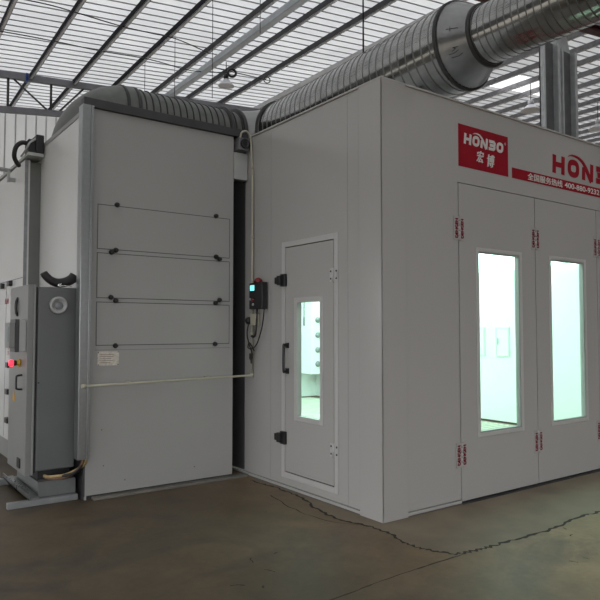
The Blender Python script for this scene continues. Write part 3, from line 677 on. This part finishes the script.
for za, zb, kn in ((2.228,2.622,[(-1.41,2.637),(-.385,2.640),(-1.415,2.219),(-.382,2.228)]), (1.785,2.182,[(-1.456,2.198),(-.342,2.205),(-1.455,1.787),(-.340,1.792)]), (1.358,1.738,[(-1.41,1.760),(-.385,1.762),(-1.408,1.348),(-.388,1.350)])):
    mb = MB(); mb.box(-1.578,-.226,UY-.0025,UY-.0003,za,zb,0)
    # fine black gap round the panel
    rect_ring(mb, -1.578, -.226, za, zb, .008, lambda a, b_, c, d_, mi: mb.box(a, b_, UY-.0016, UY-.0004, c, d_, 1))
    ap = mb.build('access_panel', [UNITW, SEAM], unit)
    for x, z in kn:
        MB().lathe((x,UY-.001,z),(0,-1,0),[(0,.022),(.012,.024),(.02,.018),(.034,.018),(.036,.012)],14).build('knob', BLACK, ap)
mb = MB(); mb.box(-1.567,-1.372,UY-.004,UY-.0005,1.172,1.298,0)
for x in (-1.56,-1.379):
    for z in (1.179,1.291): mb.cyl((x,UY-.004,z),(0,-1,0),.005,.002,8,1)
rng = random.Random(3)
for k in range(5): mb.box(-1.55,-1.55+rng.uniform(.08,.16),UY-.0046,UY-.0041,1.195+k*.018,1.200+k*.018,2)
mb.build('rating_plate', [PLATE, BLACK, mat('plate_print',(0.22,0.17,0.14),.5)], unit)
# galvanised trunking on the corner and its cables
mb = MB(); mb.box(-1.755,-1.682,1.935,2.05,0.37,3.488,0); mb.box(-1.681,-1.652,1.935,UY-.005,0.37,3.488,0)
tag(mb.build('cable_trunking', mat('trunking_zinc', (0.30,0.31,0.31), .3, metal=.85, var=.05, scale=30, rvar=.05), origin=(-1.7,2.0,.37), bevel=.004), 'tall galvanised cable trunking up the left front corner of the grey cabinet', 'trunking')
for k, (dy, m, lb) in enumerate(((0.0, BRASS, 'tan cable curving from the trunking to the electrical cabinet, upper one'), (0.035, BROWNC, 'brown cable curving under the tan cable below the trunking'))):
    P = smooth_path([(-1.665-k*.03,1.985,.46),(-1.668-k*.03,1.985,.34),(-1.71-k*.02,2.05,.275-k*.018),(-1.79,2.12,.225-k*.02),(-1.87,2.18,.208-k*.02),(-1.93,2.23,.205-k*.012),(-1.96,2.33,.215)], 6)
    tag(MB().tube(P, .013 if k == 0 else .012, 8).build('cable', m, origin=P[0]), lb, 'cable', 'trunking cables')
P = smooth_path([(-1.69,1.99,.46),(-1.70,1.995,.32),(-1.74,2.06,.245),(-1.81,2.13,.215),(-1.86,2.24,.21)], 6)
tag(MB().tube(P, .014, 8).build('cable', RUBBER, origin=P[0]), 'black cable lying behind the tan cable below the trunking', 'cable', 'trunking cables')
# cream conduit along the cabinet and up the gap
mb = MB()
mb.tube([(-1.725,1.915,1.005),(-1.0,1.915,1.014),(-.10,1.915,1.026),(-.04,1.912,1.026),(-.022,1.90,1.027)], .011, 10)
mb.tube([(-.022,1.90,1.02),(-.022,1.90,3.15)], .011, 10)
for z in (1.03,1.45,2.45): mb.cyl((-.022,1.90,z-.02),(0,0,1),.017,.04,10)
mb.cyl((-1.735,1.915,1.005),(1,0,0),.02,.03,10); mb.box(-1.73,-1.71,1.915,1.9345,.997,1.013)
for z in (1.9,2.4,2.8): mb.box(-.026,-.0125,1.885,1.915,z,z+.012)
for x in (-1.3,-.5): mb.box(x-.008,x+.008,1.92,UY-.0005,1.0+(x+1.7)*.0112,1.02+(x+1.7)*.0112)
tag(mb.build('conduit_pipe', CREAM, origin=(-.022,1.955,1.0)), 'thin cream conduit running along the grey cabinet and up beside the booth', 'pipe')
mb = MB(); mb.box(-.172,-.008,2.02,2.14,3.055,3.335)
tag(mb.build('filler_box', EPALE, origin=(-.09,2.05,3.05), bevel=.003), 'light grey sheet box high in the gap between cabinet and booth', 'box')
sp = thing('flood_lamp', 'small dark lamp with round lens high in the gap between cabinet and booth', 'lamp', (-.07,2.0,3.42))
MB().box(-.150,-.028,1.96,2.08,3.352,3.482).build('housing', mat('lamp_grey',(0.16,0.16,0.165),.45), sp, bevel=.004)
MB().lathe((-.082,1.96,3.42),(0,-1,0),[(0,.052),(.022,.052),(.024,.042),(.008,.03)],24).build('lens', BLACK, sp)
MB().tube(smooth_path([(-.13,1.97,3.475),(-.12,1.955,3.53),(-.07,1.945,3.55),(-.022,1.945,3.50),(-.02,1.93,3.4),(-.022,1.905,3.16)],6), .010, 8).build('cord', CREAM, sp)

# ------------------------------------------------------------------ control box on the booth side
cb = thing('control_box', 'black control box with cyan screen and red beacon on the booth side wall', 'control box', (-.02,1.73,1.7))
MB().box(-.08,-.0135,1.625,1.865,1.70,1.965).build('housing', BLACK, cb, bevel=.006)
MB().box(-.082,-.0795,1.765,1.845,1.885,1.94).build('screen', SCREEN, cb)
MB().lathe((-.046,1.745,1.965),(0,0,1),[(0,.044),(.012,.044),(.03,.038),(.045,.024),(.050,.008)],18).build('beacon', DOME, cb)
for y, z, m in ((1.78,1.79,DOME),(1.78,1.745,EPALE),(1.835,1.80,EPALE)): MB().cyl((-.0795,y,z),(-1,0,0),.012,.012,12).build('switch', m, cb)
so = thing('socket_box', 'small grey socket box with black plug hanging under the control box', 'socket', (-.03,1.84,1.5))
MB().box(-.06,-.0135,1.77,1.875,1.535,1.655).build('housing', CREAM, so, bevel=.005)
MB().lathe((-.038,1.88,1.585),(-.2,1,0),[(0,.035),(.05,.04),(.07,.03),(.072,.02)],14).build('plug', BLACK, so)
for pts, lb in (([(-.04,1.78,1.70),(-.05,1.77,1.55),(-.06,1.78,1.44),(-.055,1.83,1.42),(-.05,1.86,1.43)], 'thick black cable looping under the control box, left of the thin ones'),
                ([(-.04,1.64,1.70),(-.055,1.66,1.52),(-.06,1.74,1.36),(-.05,1.85,1.30),(-.05,1.93,1.31),(-.05,1.90,1.36),(-.045,1.82,1.28)], 'thin black cable hanging in a loop from the right of the control box'),
                ([(-.04,1.93,1.57),(-.05,1.95,1.45),(-.05,1.90,1.33),(-.05,1.86,1.27),(-.045,1.87,1.15)], 'thin black cable falling from the plug down the conduit')):
    P = smooth_path(pts, 6); tag(MB().tube(P, .011 if 'thick' in lb else .006, 8).build('cable', RUBBER, origin=P[0]), lb, 'cable', 'control box cables')
MB_tie = MB().tube(smooth_path([(-.045,1.87,1.15),(-.05,1.875,1.20),(-.055,1.865,1.25)],4), [.008]*4+[.018]*5, 8)
tag(MB_tie.build('cable_joint', RUBBER, origin=(-.05,1.87,1.2)), 'small dark cable joint hanging at the conduit below the control box', 'cable joint')

# ------------------------------------------------------------------ rear exhaust cabinet on the left
EX, EY = -1.845, 3.62
exh = thing('exhaust_cabinet', 'white exhaust cabinet with side doors behind the electrical cabinet at the left edge', 'cabinet', (-1.3,6,0))
ZT = 3.335
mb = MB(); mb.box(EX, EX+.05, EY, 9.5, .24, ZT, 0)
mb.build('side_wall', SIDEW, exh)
mb = MB(); mb.box(EX+.0505, UX0-.001, EY, EY+.05, .2, ZT-.02, 0); mb.build('front_channel', mat('olive_grey_trim',(0.15,0.155,0.145),.5,var=.06), exh)
MB().box(EX-.004, EX+.03, EY-.012, EY-.001, .2, ZT).build('corner_trim', GALVD, exh)
mb = MB(); mb.box(EX-.01, UX0-.012, EY-.16, 9.5, ZT+.018, ZT+.05); mb.build('top_plate', EPALE, exh)
mb = MB(); mb.box(EX+.04, EX+.12, EY+.05, 9.5, 0, .24); mb.build('base_frame', mat('base_grey',(0.2,0.2,0.19),.6), exh)
# door joints and latches, red warning marks
mb = MB(); mb.box(EX-.0015, EX-.0002, EY+.02, 6.5, 2.052, 2.060)
mb.box(EX-.0015, EX-.0002, 4.42, 4.428, .26, 2.05); mb.build('door_joint', SEAM, exh)
def exl(y, z): MB().box(EX-.04, EX-.0003, y-.06, y+.06, z-.03, z+.03).build('latch', BLACK, exh, bevel=.004)
for y, z in ((4.18,2.02),(4.60,2.01),(4.18,1.09),(4.18,.79),(4.16,.47)): exl(y, z)
mb = MB(); mpe = lambda a, b_, t: (EX-.0005-.001*t, a, b_)
mb.text('危险', mpe, 4.50, 4.28, 1.79, 1.86, bold=.02); mb.build('warning_mark', LRED, exh)
mb = MB(); mb.text('当心机械伤人', mpe, 4.31, 4.22, 1.20, 1.55, rot=True); mb.build('warning_mark', LRED, exh)
# black damper motor with hose on top
dm = thing('damper_motor', 'black motor with looped hose on top of the cabinet at the left edge', 'motor', (-1.75,3.72,ZT+.05))
MB().box(-1.845,-1.70,3.50,3.66,ZT+.0505,ZT+.205).build('body', BLACK, dm, bevel=.012)
MB().box(-1.775,-1.692,3.46,3.70,ZT+.0505,ZT+.255).build('end_cap', BLACK, dm, bevel=.012)
MB().tube(smooth_path([(-1.82,3.58,ZT+.165),(-1.89,3.58,ZT+.17),(-1.945,3.60,ZT+.12),(-1.955,3.64,ZT+.03),(-1.92,3.70,ZT-.02),(-1.88,3.75,ZT-.045)],6), .024, 10).build('hose', RUBBER, dm)
MB().tube(smooth_path([(-1.78,3.48,ZT+.20),(-1.84,3.46,ZT+.15),(-1.865,3.48,ZT+.09),(-1.88,3.66,ZT+.04)],6), .011, 8).build('tie', EPALE, dm)
mb = MB(); mb.tube([(-1.90,4.1,3.30),(-2.3,4.1,3.33)], .024, 10); mb.box(-1.93,-1.90,4.08,4.12,3.17,3.31); mb.box(-1.91,-1.8455,4.08,4.12,3.18,3.22)
tag(mb.build('drain_pipe', EPALE, origin=(-1.96,4.1,3.2)), 'short pale pipe stub at the left edge below the black motor', 'pipe')

# ------------------------------------------------------------------ electrical cabinet
EC = thing('electrical_cabinet', 'grey electrical control cabinet on a steel skid in front of the white side panel', 'electrical cabinet', (-1.87,2.6,0))
CX0, CX1, CY0, CY1, CZ0, CZ1 = -2.035, -1.70, 2.205, 2.95, .262, 1.872
mb = MB(); mb.box(CX0, CX1, CY0, CY1, CZ0, CZ1); mb.build('body', ECAB, EC, bevel=.012)
mb = MB(); mb.box(-2.020,-1.705,2.15,2.93,.051,.180); mb.build('plinth', mat('plinth_zinc',(0.16,0.165,0.165),.45,metal=.35), EC)
mb = MB(); mb.box(-2.120,-2.072,2.20,2.88,.235,1.888,0); mb.box(-2.0719,-2.055,2.192,2.88,.235,1.888,2); mb.box(-2.0549,-2.0355,2.215,2.87,.25,1.87,1)
dr = mb.build('door', [EDOOR, RUBBER, mat('door_edge_pale',(0.27,0.28,0.27),.42,var=.03)], EC, bevel=.004)
fx = -2.1203
mb = MB(); mb.tube(smooth_path([(fx+.002,2.57,1.785),(fx-.012,2.57,1.75),(fx-.016,2.57,1.70),(fx-.012,2.57,1.65),(fx+.002,2.57,1.62)],4), .013, 8); mb.build('lock_handle', BLACK, dr)
MB().box(fx-.055,fx,2.25,2.42,1.305,1.578).build('switch_box', EPALE, dr, bevel=.003)
MB().box(fx-.090,fx-.0552,2.245,2.44,1.30,1.585).build('mounting_frame', mat('dark_frame',(0.03,0.03,0.03),.4), dr, bevel=.002)
MB().box(fx-.135,fx-.0902,2.25,2.43,1.335,1.555).build('screen_housing', mat('screen_housing_grey',(0.22,0.225,0.22),.45), dr, bevel=.003)
mb = MB(); mb.box(fx-.138,fx-.1352,2.285,2.40,1.39,1.52); mb.build('touch_screen', TSCREEN, dr)
es = MB().lathe((fx,2.45,1.197),(-1,0,0),[(0,.036),(.014,.036),(.016,.024),(.03,.024)],18).build('emergency_stop', YELLOW, dr)
MB().lathe((fx-.03,2.45,1.197),(-1,0,0),[(0,.024),(.026,.024),(.027,.018)],18).build('stop_collar', BLACK, dr)
MB().lathe((fx-.057,2.45,1.197),(-1,0,0),[(0,.028),(.02,.032),(.034,.026),(.038,.008)],18).build('stop_button', REDGLOW, dr)
MB().tube(smooth_path([(fx+.003,2.36,1.093),(fx-.04,2.36,1.088),(fx-.048,2.36,1.07),(fx-.048,2.36,.99),(fx-.04,2.36,.972),(fx+.003,2.36,.967)],4), .009, 8).build('pull_handle', BLACK, dr)
mb = MB(); mb.hexa([(fx-.003,2.60,.842),(fx-.003,2.72,.842),(fx-.0003,2.72,.842),(fx-.0003,2.60,.842)],[(fx-.003,2.655,.94),(fx-.003,2.665,.94),(fx-.0003,2.665,.94),(fx-.0003,2.655,.94)])
mb.build('warning_sticker', ORANGE, dr)
MB().box(fx-.012,fx,2.36,2.46,.275,.36).build('cable_port', BLACK, dr, bevel=.004)
mb = MB(); vx, vz = -1.866, 1.712
mb.lathe((vx,CY0,vz),(0,-1,0),[(0,.076),(.030,.076),(.036,.070),(.036,.058),(.008,.052),(.006,.001)],24,0)
mb.build('vent_outlet', EPALE, EC)
MB().lathe((vx+.008,CY0-.004,vz-.004),(0,-1,0),[(0,.040),(.008,.034),(.010,.001)],18).build('vent_flap', GALVD, EC)
MB().cyl((-2.02,CY0-.0,1.03),(0,-1,0),.008,.003,8).build('bolt', BLACK, EC)
SK = mat('skid_zinc',(0.27,0.28,0.285),.4,metal=.4,var=.1)
MB().box(-2.0,-1.73,2.26,2.9,.1805,.2615).build('cable_entry', BLACK, EC)
MB().box(-2.275,-1.70,2.085,2.145,0,.05).build('skid_rail', SK, EC, bevel=.004)
MB().box(-2.60,-1.70,3.02,3.09,0,.06).build('skid_rail', SK, EC, bevel=.004)
mb = MB(); mb.box(-2.115,-2.105,2.09,3.1,.0605,.105); mb.box(-2.115,-2.02,2.09,3.1,.0605,.068); mb.box(-2.11,-2.03,2.09,2.14,.0502,.0607)
for y in (2.3,2.8): mb.cyl((-2.07,y,.068),(0,0,1),.012,.012,8)
mb.build('skid_angle', GALV, EC)
hs = thing('flexible_hose', 'short black rubber hose lying on top of the electrical cabinet', 'hose', (-1.8,2.25,1.88))
MB().tube(smooth_path([(-1.985,2.25,2.005),(-1.965,2.25,1.975),(-1.92,2.25,1.935),(-1.86,2.25,1.915),(-1.79,2.25,1.925),(-1.735,2.25,1.955),(-1.71,2.25,1.985)],6), [.022,.030]+[.034+.0004*k for k in range(35)], 12).build('hose', RUBBER, hs)
P = [(-1.84+.0*a, 2.25+.036*math.cos(a), 1.907+.036*math.sin(a)) for a in [2*math.pi*k/20 for k in range(21)]]
mb = MB().tube(P, .005, 6, cap=False); mb.tube([(-1.84,2.205,1.885),(-1.80,2.205,1.89),(-1.75,2.205,1.885)], .005, 6); mb.lathe((-1.855,2.212,1.89),(0,-1,0),[(0,.017),(.012,.017),(.013,.01)],12)
mb.build('clamp', CHROME, hs)

# ------------------------------------------------------------------ camera, light
cam = bpy.data.cameras.new('camera'); co = bpy.data.objects.new('camera', cam); C.objects.link(co)
co.location = (-3.484, -3.681, 1.5); co.rotation_euler = (math.radians(90+2.594), 0, math.radians(-36.1))
cam.sensor_width = 36; cam.lens = 38.4; cam.clip_start = .05; cam.clip_end = 300
sc.camera = co
w = bpy.data.worlds.new('bright_horizon_sky'); sc.world = w; w.use_nodes = True
wn = w.node_tree; tcw = wn.nodes.new('ShaderNodeTexCoord'); sxw = wn.nodes.new('ShaderNodeSeparateXYZ'); mrw = wn.nodes.new('ShaderNodeMapRange')
mrw.interpolation_type = 'SMOOTHSTEP'; mrw.inputs['From Min'].default_value = 0.08; mrw.inputs['From Max'].default_value = 0.40; mrw.inputs['To Min'].default_value = 3.1; mrw.inputs['To Max'].default_value = 1.75  # sky brightened near the horizon to add low side light
wn.links.new(tcw.outputs['Generated'], sxw.inputs[0]); wn.links.new(sxw.outputs['Z'], mrw.inputs['Value'])
bg = w.node_tree.nodes['Background']; wn.links.new(mrw.outputs[0], bg.inputs['Strength']); bg.inputs['Color'].default_value = (0.98, 0.985, 1.0, 1); bg.inputs['Strength'].default_value = 1.75
vs = sc.view_settings; vs.view_transform = 'Standard'; vs.look = 'None'; vs.gamma = 1; vs.use_curve_mapping = False
sc.display_settings.display_device = 'sRGB'
vs.exposure = 0.15
